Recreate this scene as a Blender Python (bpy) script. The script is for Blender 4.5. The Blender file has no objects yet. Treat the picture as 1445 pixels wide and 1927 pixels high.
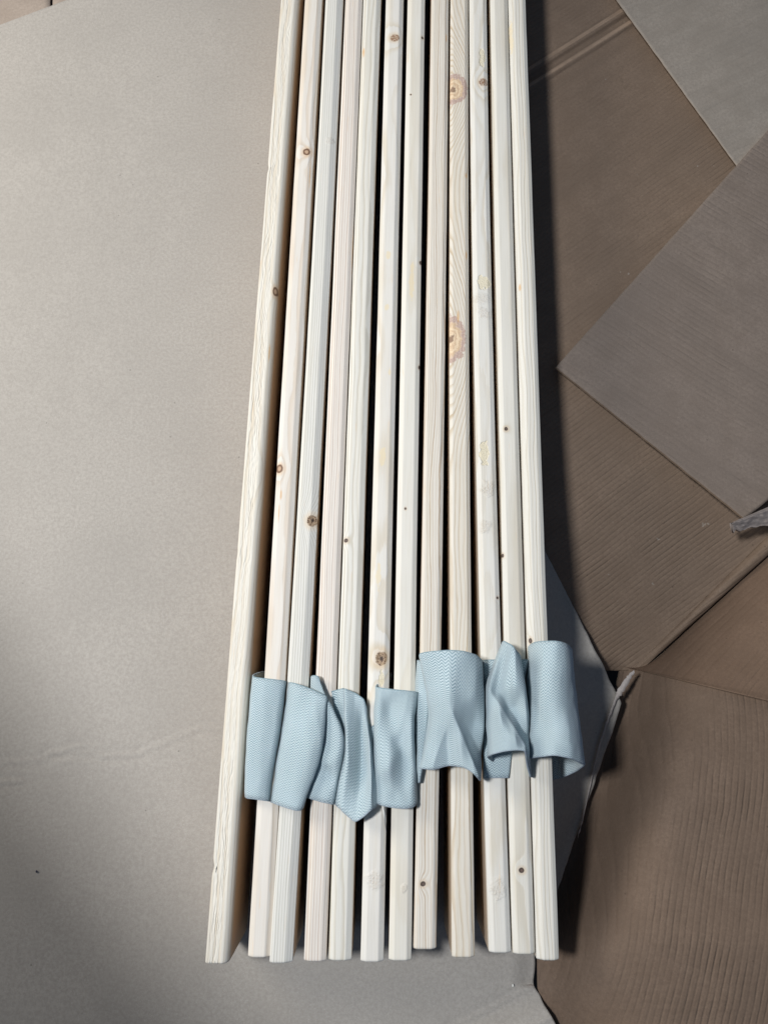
import bpy, math, random
import numpy as np
from mathutils import Vector, noise
random.seed(7)
R = math.radians
S = bpy.context.scene
col = S.collection

# ------------------------------------------------------------------ camera
F = 1448.0                       # focal length in photo pixels
TILT = R(12.0)
TOP = 0.087                      # height of a slat standing on its edge (m)
CZ = 0.691 + TOP
cd = bpy.data.cameras.new('camera'); cam = bpy.data.objects.new('camera', cd); col.objects.link(cam)
cam.location = (0, 0, CZ); cam.rotation_euler = (TILT, 0, 0)
cd.sensor_fit = 'VERTICAL'; cd.sensor_height = 36.0; cd.lens = 36.0 * F / 1927.0
cd.clip_start = 0.02; cd.clip_end = 50
S.camera = cam
CT, ST = math.cos(TILT), math.sin(TILT)
def at(px, py, z=0.0):
    """world point seen at photo pixel (px,py) at height z"""
    u = (px - 722.5) / F; v = -(py - 963.5) / F
    k = (CZ - z) / (CT - v * ST)
    return Vector((u * k, (v * CT + ST) * k, z))

# ------------------------------------------------------------------ light
w = bpy.data.worlds.new('World'); S.world = w; w.use_nodes = True
bg = w.node_tree.nodes['Background']
bg.inputs[0].default_value = (0.44, 0.64, 1.0, 1); bg.inputs[1].default_value = 0.15
def lamp(name, kind, loc, target, power, color, **kw):
    d = bpy.data.lights.new(name, kind); o = bpy.data.objects.new(name, d); col.objects.link(o)
    d.energy = power; d.color = color
    for k, v in kw.items(): setattr(d, k, v)
    o.location = loc
    o.rotation_euler = (Vector(target) - Vector(loc)).to_track_quat('-Z', 'Y').to_euler()
    return o
LS = Vector((-0.52, 0.14, 1.45)); HALF = R(62)
def spot_axis(p, q, half):
    # axis of a light cone whose edge passes through the floor points p and q
    d1 = (p - LS).normalized(); d2 = (q - LS).normalized(); m = (d1 + d2).normalized()
    n = d1.cross(d2).normalized()
    if n.dot(at(1100, 500) - at(100, 1700)) < 0: n = -n
    c = math.cos(half) / d1.dot(m)
    return m * c + n * math.sqrt(1 - c * c)
ax = spot_axis(at(40, 1370), at(400, 1900), HALF)
lamp('added_cone_spot', 'SPOT', LS, LS + ax, 80, (0.93, 0.96, 1.0),
     shadow_soft_size=0.08, spot_size=HALF * 2, spot_blend=0.02)  # added lamp; its cone edge forms the shadow at lower left
lamp('window_light', 'SPOT', (-1.18, 0.66, 0.86), (0.0, 0.20, 0.0), 48, (1.0, 0.94, 0.84),
     shadow_soft_size=0.33, spot_size=R(120), spot_blend=0.5)
S.view_settings.view_transform = 'Standard'; S.view_settings.look = 'None'
S.view_settings.exposure = 0.06; S.view_settings.gamma = 1.0
S.render.engine = 'CYCLES'

# ------------------------------------------------------------------ helpers
def mesh(name, verts, faces, mat=None, parent=None, label=None, cat=None, kind=None, group=None,
         smooth=True, origin=None, uv=None, rest=None, mids=None):
    o0 = Vector(origin) if origin is not None else Vector((0, 0, 0))
    me = bpy.data.meshes.new(name)
    me.from_pydata([tuple(Vector(v) - o0) for v in verts], [], faces); me.update()
    if smooth: me.polygons.foreach_set('use_smooth', [True] * len(me.polygons))
    if uv is not None:
        l = me.uv_layers.new(name='UVMap')
        idx = np.zeros(len(me.loops), dtype=np.int32); me.loops.foreach_get('vertex_index', idx)
        l.data.foreach_set('uv', np.asarray(uv, dtype=np.float32)[idx].ravel())
    if rest is not None:
        a = me.attributes.new('rest', 'FLOAT_VECTOR', 'POINT')
        a.data.foreach_set('vector', np.asarray(rest, dtype=np.float32).ravel())
    for m in (mat if isinstance(mat, (list, tuple)) else [mat]):
        if m: me.materials.append(m)
    if mids is not None: me.polygons.foreach_set('material_index', mids)
    o = bpy.data.objects.new(name, me); col.objects.link(o)
    o.location = o0 if parent is None else o0 - parent.location
    if parent: o.parent = parent
    if label: o['label'] = label
    if cat: o['category'] = cat
    if kind: o['kind'] = kind
    if group: o['group'] = group
    return o
def empty(name, loc, label, cat):
    o = bpy.data.objects.new(name, None); col.objects.link(o); o.location = loc
    o.empty_display_size = 0.05; o['label'] = label; o['category'] = cat
    return o
def fbm(x, y, z, o=4): return noise.fractal(Vector((x, y, z)), 1.0, 2.0, o)

class NT:
    def __init__(s, name):
        s.m = bpy.data.materials.new(name); s.m.use_nodes = True
        s.t = s.m.node_tree; s.b = s.t.nodes['Principled BSDF']; s.L = s.t.links
    def n(s, t, **kw):
        x = s.t.nodes.new(t)
        for k, v in kw.items(): setattr(x, k, v)
        return x
    def lk(s, a, b): s.L.new(a, b)
    def put(s, sock, v):
        if hasattr(v, 'is_output') or isinstance(v, bpy.types.NodeSocket): s.L.new(v, sock)
        else: sock.default_value = v
    def math(s, op, a, b=0.0, c=0.0, clamp=False):
        x = s.n('ShaderNodeMath', operation=op, use_clamp=clamp)
        s.put(x.inputs[0], a); s.put(x.inputs[1], b)
        if op in ('MULTIPLY_ADD', 'SMOOTH_MIN', 'WRAP', 'COMPARE'): s.put(x.inputs[2], c)
        return x.outputs[0]
    def vec(s, op, a, b=(0, 0, 0)):
        x = s.n('ShaderNodeVectorMath', operation=op); s.put(x.inputs[0], a); s.put(x.inputs[1], b)
        return x.outputs['Value'] if op in ('LENGTH', 'DOT_PRODUCT', 'DISTANCE') else x.outputs[0]
    def noise(s, v, scale, detail=3, rough=0.5, dist=0.0):
        x = s.n('ShaderNodeTexNoise'); s.put(x.inputs['Vector'], v)
        x.inputs['Scale'].default_value = scale; x.inputs['Detail'].default_value = detail
        x.inputs['Roughness'].default_value = rough; x.inputs['Distortion'].default_value = dist
        return x.outputs['Fac']
    def ramp(s, f, a, b, lo=0.0, hi=1.0, smooth=True):
        x = s.n('ShaderNodeMapRange'); x.interpolation_type = 'SMOOTHSTEP' if smooth else 'LINEAR'
        s.put(x.inputs[0], f); x.inputs[1].default_value = a; x.inputs[2].default_value = b
        x.inputs[3].default_value = lo; x.inputs[4].default_value = hi
        return x.outputs[0]
    def mix(s, f, a, b, mode='MIX'):
        x = s.n('ShaderNodeMix', data_type='RGBA', blend_type=mode)
        s.put(x.inputs['Factor'], f); s.put(x.inputs['A'], a); s.put(x.inputs['B'], b)
        return x.outputs['Result']
    def bump(s, h, strength, dist, normal=None):
        x = s.n('ShaderNodeBump'); x.inputs['Strength'].default_value = strength
        x.inputs['Distance'].default_value = dist; s.put(x.inputs['Height'], h)
        if normal is not None: s.lk(normal, x.inputs['Normal'])
        return x.outputs['Normal']
    def xyz(s, x=0.0, y=0.0, z=0.0):
        c = s.n('ShaderNodeCombineXYZ'); s.put(c.inputs[0], x); s.put(c.inputs[1], y); s.put(c.inputs[2], z)
        return c.outputs[0]
def C4(c): return (c[0], c[1], c[2], 1)

# ------------------------------------------------------------------ cardboard
def board_mat(name, colr, ridge_dir=None, pitch=0.0055, ridge=1.0, mott=0.10, creases=(), second=None, spots=False):
    t = NT(name)
    P = t.n('ShaderNodeNewGeometry').outputs['Position']
    big = t.noise(P, 9, 3, .55); mid = t.noise(P, 330, 4, .7); fine = t.noise(P, 1300, 2, .7)
    c = t.mix(t.ramp(big, .3, .7), C4([v * (1 - mott) for v in colr]), C4([v * (1 + mott) for v in colr]))
    c = t.mix(t.ramp(mid, .3, .7, 0, .8), c, C4([colr[0] * .80, colr[1] * .79, colr[2] * .79]))
    blot = t.noise(P, 48, 4, .6)
    c = t.mix(t.ramp(blot, .35, .7, 0, .45 if ridge_dir is not None else .04), c, C4([colr[0] * .78, colr[1] * .76, colr[2] * .74]))
    c = t.mix(t.ramp(fine, .52, .75, 0, .42), c, C4([min(1, v * 1.5) for v in colr]))
    # dark fibre flecks
    vo = t.n('ShaderNodeTexVoronoi'); t.lk(P, vo.inputs['Vector']); vo.inputs['Scale'].default_value = 55
    fl = t.math('MULTIPLY', t.ramp(vo.outputs['Distance'], .035, .06, 1, 0), t.ramp(t.noise(P, 23, 1), .52, .56))
    c = t.mix(t.math('MULTIPLY', fl, .55), c, C4([v * .3 for v in colr]))
    h = t.math('MULTIPLY', mid, .25)
    nrm = t.bump(t.math('ADD', t.math('MULTIPLY', fine, .35), mid), .25, .0006)
    if ridge_dir is not None:
        a = Vector(ridge_dir).normalized(); n = Vector((-a.y, a.x, 0))
        along = t.vec('DOT_PRODUCT', P, tuple(a)); across = t.vec('DOT_PRODUCT', P, tuple(n))
        wob = t.math('MULTIPLY', t.math('SUBTRACT', t.noise(P, 10, 3), .5), pitch * 1.3)
        ph = t.math('MULTIPLY', t.math('ADD', across, wob), 2 * math.pi / pitch)
        sn = t.math('SINE', ph)
        q = t.xyz(t.math('MULTIPLY', along, 30), t.math('MULTIPLY', across, 170), 0)
        dash = t.ramp(t.noise(q, 1.0, 3, .6), .35, .75)
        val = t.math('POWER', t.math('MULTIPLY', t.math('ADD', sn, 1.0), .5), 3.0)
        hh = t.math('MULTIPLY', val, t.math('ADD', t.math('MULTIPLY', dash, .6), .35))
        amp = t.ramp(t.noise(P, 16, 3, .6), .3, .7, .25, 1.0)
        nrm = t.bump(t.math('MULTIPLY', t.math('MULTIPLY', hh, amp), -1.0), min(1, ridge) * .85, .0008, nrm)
        # faint shading of the valleys between flutes, put into the colour
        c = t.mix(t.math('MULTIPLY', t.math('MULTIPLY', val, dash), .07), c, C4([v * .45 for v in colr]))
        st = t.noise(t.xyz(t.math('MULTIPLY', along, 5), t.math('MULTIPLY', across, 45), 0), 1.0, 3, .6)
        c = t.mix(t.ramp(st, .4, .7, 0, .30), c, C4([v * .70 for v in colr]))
    for (a_, b_, wd_, am_) in creases:       # paper rubbed pale along a scored crease
        A0 = at(*a_); B0 = at(*b_); dd = (B0 - A0).normalized(); n0 = (-dd.y, dd.x, 0)
        dist = t.math('ABSOLUTE', t.math('SUBTRACT', t.vec('DOT_PRODUCT', P, n0), Vector(n0).dot(A0)))
        c = t.mix(t.math('MULTIPLY', t.ramp(dist, wd_ * .4, wd_, am_, 0), t.ramp(blot, .25, .6, .5, 1)), c, C4([min(1, v * 1.75) for v in colr]))
    if spots:
        sp = t.ramp(t.noise(P, 60, 3, .7), .70, .74, 0, .35)
        c = t.mix(sp, c, (.42, .38, .33, 1))
    t.lk(c, t.b.inputs['Base Color']); t.lk(nrm, t.b.inputs['Normal'])
    t.b.inputs['Roughness'].default_value = .82
    t.b.inputs['Specular IOR Level'].default_value = .25
    return t.m
def wdir(a, b): return tuple((at(*b) - at(*a)).normalized())

m_edge = board_mat('cardboard_cut_edge', (.30, .22, .155))
m_torn = board_mat('torn_paper_fibre', (.44, .39, .355))
m_A = board_mat('smooth_grey_brown_board', (.375, .345, .305), mott=.05)
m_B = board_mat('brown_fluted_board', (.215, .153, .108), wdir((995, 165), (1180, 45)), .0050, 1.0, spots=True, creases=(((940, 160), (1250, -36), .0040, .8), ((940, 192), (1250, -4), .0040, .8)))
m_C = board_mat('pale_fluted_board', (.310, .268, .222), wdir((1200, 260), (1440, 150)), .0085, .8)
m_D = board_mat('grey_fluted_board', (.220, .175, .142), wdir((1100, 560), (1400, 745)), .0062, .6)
m_E1 = board_mat('warm_brown_board_a', (.190, .125, .084), wdir((1250, 1240), (1440, 1060)), .0050, .8)
m_E2 = board_mat('warm_brown_board_b', (.180, .125, .088), wdir((1130, 1700), (1205, 1350)), .0055, 1.0)
m_H = board_mat('pale_box_board', (.34, .28, .23), wdir((0, 30), (60, 0)), .006, .4)

def grid_sheet(name, fn, nu, nv, th, mats, **kw):
    """sheet with thickness th below surface fn(s,t); s across, t down"""
    V = []; Fc = []; mi = []
    for j in range(nv + 1):
        for i in range(nu + 1): V.append(fn(i / nu, j / nv))
    N = len(V)
    for k in range(N): V.append(V[k] - Vector((0, 0, th)))
    W = nu + 1
    for j in range(nv):
        for i in range(nu):
            a = j * W + i
            Fc.append((a, a + W, a + W + 1, a + 1)); mi.append(0)
            Fc.append((N + a, N + a + 1, N + a + W + 1, N + a + W)); mi.append(1)
    def rim(p, q): Fc.append((p, q, q + N, p + N)); mi.append(1)
    for i in range(nu): rim(i, i + 1); rim(nv * W + i + 1, nv * W + i)
    for j in range(nv): rim((j + 1) * W, j * W); rim(j * W + nu, (j + 1) * W + nu)
    # split rim shading: flat there
    o = mesh(name, V, Fc, mats, mids=mi, **kw)
    sm = [m == 0 for m in mi]; o.data.polygons.foreach_set('use_smooth', sm)
    return o
def lerp(a, b, t): return a + (b - a) * t
def interp(tab, x, soft=0):
    xs = [p[0] for p in tab]; ys = [p[1] for p in tab]
    if soft: return float(np.mean(np.interp([x + soft * k / 4 for k in range(-4, 5)], xs, ys)))
    return float(np.interp(x, xs, ys))
def sstep(a, b, x):
    t = min(1, max(0, (x - a) / (b - a))); return t * t * (3 - 2 * t)
def segd(p, a, b):
    ax, ay = a; bx, by = b; dx, dy = bx - ax, by - ay
    L2 = dx * dx + dy * dy; t = ((p[0] - ax) * dx + (p[1] - ay) * dy) / L2
    t = min(1, max(0, t)); return math.hypot(p[0] - ax - t * dx, p[1] - ay - t * dy), t

# floor under everything
fl = 1.6
mesh('floor', [(-fl, -fl, -.14), (fl, -fl, -.14), (fl, fl + .5, -.14), (-fl, fl + .5, -.14)], [(0, 1, 2, 3)],
     board_mat('dark_floor', (.10, .085, .075)), kind='structure')

# A: the big smooth sheet
edgeA = [(-300, 820), (600, 880), (1040, 1027), (1190, 1103), (1322, 1168), (1345, 1163), (1490, 1112), (1560, 1088),
         (1700, 1040), (1790, 1006), (1855, 1004), (1868, 1012), (1905, 1032), (1927, 1044), (2060, 1095), (2200, 1150)]
creA = [((-60, 1478), (40, 1470), 1), ((90, 1420), (160, 1402), 1), ((100, 1425), (190, 1425), -.7), ((150, 1385), (195, 1425), .8), ((185, 1424), (265, 1418), 1),
        ((265, 1418), (375, 1370), 1.0), ((375, 1370), (470, 1372), .7), ((-40, 1440), (90, 1428), .6),
        ((840, 1940), (1000, 1858), 2.2), ((990, 1935), (1040, 1912), 1.6), ((-30, 232), (38, 224), -.6)]
def topA(px): return 47 - px * .3733          # upper left cut edge of the sheet (photo row at photo column px)
def sag(px, py):
    # the sheet bends down into the open box beside the bundle
    return -.046 * sstep(975, interp(edgeA, py), px) * sstep(930, 1180, py) * (1 - sstep(1540, 1770, py))
def fA(s, t):
    py = lerp(-330, 2120, t)
    x1 = interp(edgeA, py)
    if 600 < py < 2000: x1 += 2.0 * fbm(py * .03, 3, 0)
    px = lerp(-420, x1, s)
    py2 = max(py, topA(px) + (py + 330) * .02) if px < 700 else py
    z = sag(px, py) + .0018 * fbm(px / 420, py / 420, 1.3, 2) - .0006
    for a, b, hgt in creA:
        if abs(py2 - a[1]) < 60 or abs(py2 - b[1]) < 60:
            d, tt = segd((px, py2 + 3 * fbm(px / 30, 5, 0)), a, b)
            z += hgt * .0005 * (math.exp(-(d / 4.5) ** 2) * 1.0 - .7 * math.exp(-((d - 8) / 5.5) ** 2)) * (1 if tt in (0, 1) else 1)
    if py > 1780 and px > 600: z += .014 * sstep(0, 70, ((px - 860) * 69 + (py - 1927) * 145) / 160)
    if 1700 < py2 < 1856: z -= .006 * sstep(x1 - 45, x1, px) * sstep(1700, 1780, py2) 
    return at(px, py2, z)
sheetA = grid_sheet('cardboard_sheet', fA, 330, 560, .0035, [m_A, m_torn],
    label='large smooth grey-brown cardboard sheet lying under the bundle of wooden slats', cat='cardboard sheet', origin=(-.3, .1, 0))
# splinter and dark specks lying on / in sheet A
def blob(name, px, py, r, mat, parent=None, z=.0015, **kw):
    c = at(px, py, z); V = [c + Vector((0, 0, r * .5))]; n = 7; Fc = []
    for k in range(n):
        a = k * 2 * math.pi / n; rr = r * random.uniform(.7, 1.2)
        V.append(c + Vector((math.cos(a) * rr, math.sin(a) * rr * 1.3, -.0004)))
    for k in range(n): Fc.append((0, 1 + k, 1 + (k + 1) % n))
    return mesh(name, V, Fc, mat, parent, origin=c if parent is None else None, **kw)

# the box whose panels lie at right
box = empty('opened_cardboard_box', at(1188, 1262, -.055),
            'opened brown corrugated cardboard box lying on its folded panels right of the slats', 'cardboard box')
P0 = (1188, 1262); P1 = (1520, 934)
def zfold(s): return -.085 + .062 * s
def zB(px, py):
    dx, dy = P1[0] - P0[0], P1[1] - P0[1]; L = math.hypot(dx, dy)
    d = ((px - P0[0]) * dy - (py - P0[1]) * dx) / L; s = ((px - P0[0]) * dx + (py - P0[1]) * dy) / L / L
    d = max(0, d); s = min(1, max(0, s))
    k = math.exp(-(d / 250) ** 1.5)
    return -.0055 * (1 - k) + zfold(s) * k
def fB(s, t):
    py = lerp(-330, 1262, t)
    x0 = interp([(-330, 850), (600, 900), (1100, 935), (1262, 1125)], py)
    x1 = 1520 if py < 934 else lerp(1520, 1188, (py - 934) / 328)
    px = lerp(x0, x1, s); z = zB(px, py) + .0008 * fbm(px / 200, py / 200, 4, 2)
    for a, b in (((940, 170), (1250, -26)), ((940, 199), (1250, 3))):
        if py < 260 and px > 930:
            d, tt = segd((px, py), a, b); z += .0034 * math.exp(-(d / 6) ** 2) - .0010 * math.exp(-((d - 13) / 5) ** 2)
    return at(px, py, z)
grid_sheet('panel', fB, 260, 560, .004, [m_B, m_edge], parent=box, label='brown corrugated panel with a double crease, running under the grey flaps')
def zE(px, py):
    b = interp([(1262, -.085), (1450, -.070), (1600, -.062), (1700, -.040), (1780, -.006), (1830, .004), (1870, -.004), (2150, -.004)], py, 70)
    r = interp([(1262, .085), (1450, .118), (1600, .114), (1700, .096), (1780, .07), (1860, .062), (2150, .065)], py, 70)
    x0 = interp([(1262, 1180), (1345, 1163), (1490, 1112), (1700, 1040), (1790, 1006), (1860, 1008), (1927, 1040), (2200, 1130)], py, 70)
    return b + r * (1 - math.exp(-(max(0, px - x0) / 88) ** 1.8))
def fE2(s, t):
    py = lerp(1262, 2150, t)
    for _ in range(4):
        L = interp([(1262, 1166), (1330, 1150), (1450, 1100), (1600, 1050), (1700, 1015), (1780, 1008), (1800, 1011), (1862, 1012), (1905, 1026), (1927, 1038), (2150, 1110)], py)
        px = lerp(L, 1600, s); py = lerp(1258 + (px - 1188) * .238, 2150, t)
    return at(px, py, zE(px, py) + .0010 * fbm(px / 160, py / 160, 9, 2) - .002 * math.exp(-(t * 60) ** 2))
grid_sheet('panel', fE2, 200, 320, .004, [m_E2, m_edge], parent=box, label='large warm brown corrugated panel rising at the lower right')
def fE1(s, t):
    pa = (lerp(1199, 1560, s), lerp(1275, 920, s)); pb = (lerp(1160, 1560, s), 1258 + (lerp(1160, 1560, s) - 1188) * .238)
    px = lerp(pa[0], pb[0], t); py = lerp(pa[1], pb[1], t)
    za = zfold(s) - .008; zb = zE(*pb)
    z = lerp(za, zb, t) + .003 * math.sin(math.pi * t) * s + .0016 * math.exp(-((t - 1) * 40) ** 2)
    return at(px, py, z)
grid_sheet('panel', fE1, 140, 90, .004, [m_E1, m_edge], parent=box, label='triangular brown panel between the deep fold and the lower crease')
def fFold(s, t):
    q = lerp(0, 1, s); px = lerp(1183, 1520, q); py = lerp(1268, 950, q)
    off = (t - .5) * lerp(12, 30, q)
    z = zfold(q) - .001 + .005 * (1 - (2 * t - 1) ** 2) * sstep(0, .3, q) + .0007 * fbm(px / 40, t * 3, 2)
    return at(px + off * .62, py + off * .78 + 6, z)
grid_sheet('fold_ridge', fFold, 90, 10, .003, [m_B, m_edge], parent=box)

def quad_sheet(name, c, nu, nv, th, mats, sag=0.0, seed=0, **kw):
    def f(s, t):
        p = [lerp(lerp(c[0][k], c[1][k], s), lerp(c[3][k], c[2][k], s), t) for k in range(3)]
        return at(p[0] + .8 * fbm(p[1] * .05, seed, 1), p[1] + .8 * fbm(p[0] * .05, seed, 2), p[2] + sag * fbm(p[0] / 200, p[1] / 200, seed, 2))
    return grid_sheet(name, f, nu, nv, th, mats, **kw)
# C: pale flap on top of B, its flutes show along the cut edge
quad_sheet('cardboard_flap', [(1010, -206, .0052), (1750, -206, .0052), (1750, 330, .0052), (1398, 330, .0052)], 80, 80, .0006, [m_C, m_edge],
    sag=.0004, label='pale grey corrugated flap in the top right corner, flutes showing along its cut edge', cat='cardboard flap', origin=at(1400, 150, .004))
flapC = bpy.data.objects['cardboard_flap']
# fluted cut edge: sine sheet + lower liner
V = []; Fc = []; n = 92 * 8
pa = at(1018, -200, 0); pb = at(1391, 322, 0); ed = (pb - pa); Ld = ed.length; ed.normalize(); nn = Vector((-ed.y, ed.x, 0))
if nn.x < 0: nn = -nn
for k in range(n + 1):
    p = pa + ed * (Ld * k / n); z = .0024 + .0016 * math.sin(k / 8 * 2 * math.pi)
    V.append(p - nn * .0004 + Vector((0, 0, z + .0003))); V.append(p + nn * .012 + Vector((0, 0, z + .0003)))
    V.append(p - nn * .0004 + Vector((0, 0, z - .0003))); V.append(p + nn * .012 + Vector((0, 0, z - .0003)))
for k in range(n):
    a = 4 * k; Fc += [(a, a + 1, a + 5, a + 4), (a, a + 4, a + 6, a + 2), (a + 2, a + 6, a + 7, a + 3)]
mesh('fluting', V, Fc, m_edge, flapC, smooth=False)
V = []; Fc = []
for k in range(61):
    p = pa + ed * (Ld * k / 60) + nn * (.0030 + .0006 * fbm(k * .7, 1, 1))
    V += [p + Vector((0, 0, .0004)), p + nn * .03 + Vector((0, 0, .0004)), p + Vector((0, 0, -.0003)), p + nn * .03 + Vector((0, 0, -.0003))]
for k in range(60):
    a = 4 * k; Fc += [(a, a + 1, a + 5, a + 4), (a, a + 4, a + 6, a + 2), (a + 2, a + 6, a + 7, a + 3)]
mesh('lower_liner', V, Fc, m_edge, flapC, smooth=False)
# D: grey flap lying over B and C
quad_sheet('cardboard_flap', [(1045, 691, .006), (1640, 26, .0095), (1700, 740, .012), (1400, 976, .006)], 120, 90, .0035, [m_D, m_edge],
    sag=.0012, seed=5, label='darker grey corrugated flap with a pointed corner at the middle right', cat='cardboard flap', origin=at(1300, 600, .01))
# H: board beyond the upper left edge
quad_sheet('cardboard_flap', [(-420, -260, -.012), (92, -260, -.012), (96, 60, -.012), (-420, 260, -.012)], 40, 40, .003, [m_H, m_edge],
    label='sliver of pale brown cardboard in the top left corner', cat='cardboard flap', origin=at(0, 0, -.012), sag=.0005)
quad_sheet('cardboard_flap', [(100, -260, -.010), (500, -260, -.010), (500, 120, -.010), (100, 60, -.010)], 40, 40, .003, [m_H, m_edge],
    label='small piece of cardboard at the top edge right of the corner sliver', cat='cardboard flap', origin=at(120, -20, -.010), sag=.0005)

# F: torn strip with an exposed fibrous face, right edge
V = []; Fc = []; mi = []
nA, nT = 60, 14
for i in range(nA + 1):
    s = i / nA; px = lerp(1374, 1560, s)
    yt = lerp(984, 905, s) + 1.0 * fbm(s * 9, 1, 5)
    wd = 24 * min(1, (s * 10) ** .6) if s < .2 else 24 + (s - .2) * 60
    if s < .04: wd = 24 * (s / .04) ** .6
    for j in range(nT + 1):
        t = j / nT
        py = yt + wd * t + 2.0 * fbm(s * 14, t * 3, 2) * t
        z = .020 + .004 * s - .010 * t + .0016 * fbm(px / 9, py / 5, 7, 5) * (1 if j > 1 else .0)
        if j == 1: z -= .003
        V.append(at(px, py, z))
for i in range(nA):
    for j in range(nT):
        a = i * (nT + 1) + j; Fc.append((a, a + 1, a + nT + 2, a + nT + 1))
N = len(V)
for k in range(N): V.append(V[k] - Vector((0, 0, .003)))
for i in range(nA):
    for j in (0, nT):
        a = i * (nT + 1) + j; Fc.append((a, a + nT + 1, a + nT + 1 + N, a + N))
m_F = board_mat('torn_brown_fibre', (.24, .205, .185))
mesh('torn_strip', V, Fc, m_F, label='torn strip of cardboard with rough fibres at the right edge beside the grey flap', cat='cardboard scrap', origin=at(1420, 985, .01))

# torn liner along the tip of sheet A
V = []; Fc = []
path = [(1190, 1264, 2), (1183, 1270, 7), (1176, 1281, 13), (1167, 1295, 17), (1160, 1306, 14), (1156, 1314, 4), (1148, 1335, 4), (1138, 1362, 3.5), (1124, 1405, 2.6),
        (1113, 1450, 2), (1102, 1500, 1.6), (1092, 1545, 1.2), (1084, 1575, .5)]
for k in range(len(path) * 4 - 3):
    i = k // 4; f = (k % 4) / 4
    p = path[i]; q = path[min(i + 1, len(path) - 1)]
    x, y, wd = [lerp(p[c], q[c], f) for c in range(3)]
    wd *= .62; wd *= 1 + .5 * fbm(k * .8, 2, 0); x += 1.6 * fbm(k * .9, 7, 0); y += 1.6 * fbm(k * 1.1, 9, 0)
    zz = sag(min(x, interp(edgeA, y)), y) + .004
    V += [at(x - wd * .5 + 3, y - 3, zz), at(x + wd * .5 + 3, y + 3, zz - .001), at(x - wd * .5 + 3, y - 3, zz - .0012), at(x + wd * .5 + 3, y + 3, zz - .0022)]
for k in range(len(path) * 4 - 4):
    a = 4 * k; Fc += [(a, a + 4, a + 5, a + 1), (a, a + 2, a + 6, a + 4), (a + 1, a + 5, a + 7, a + 3)]
mesh('torn_liner', V, Fc, m_torn, sheetA)

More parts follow.
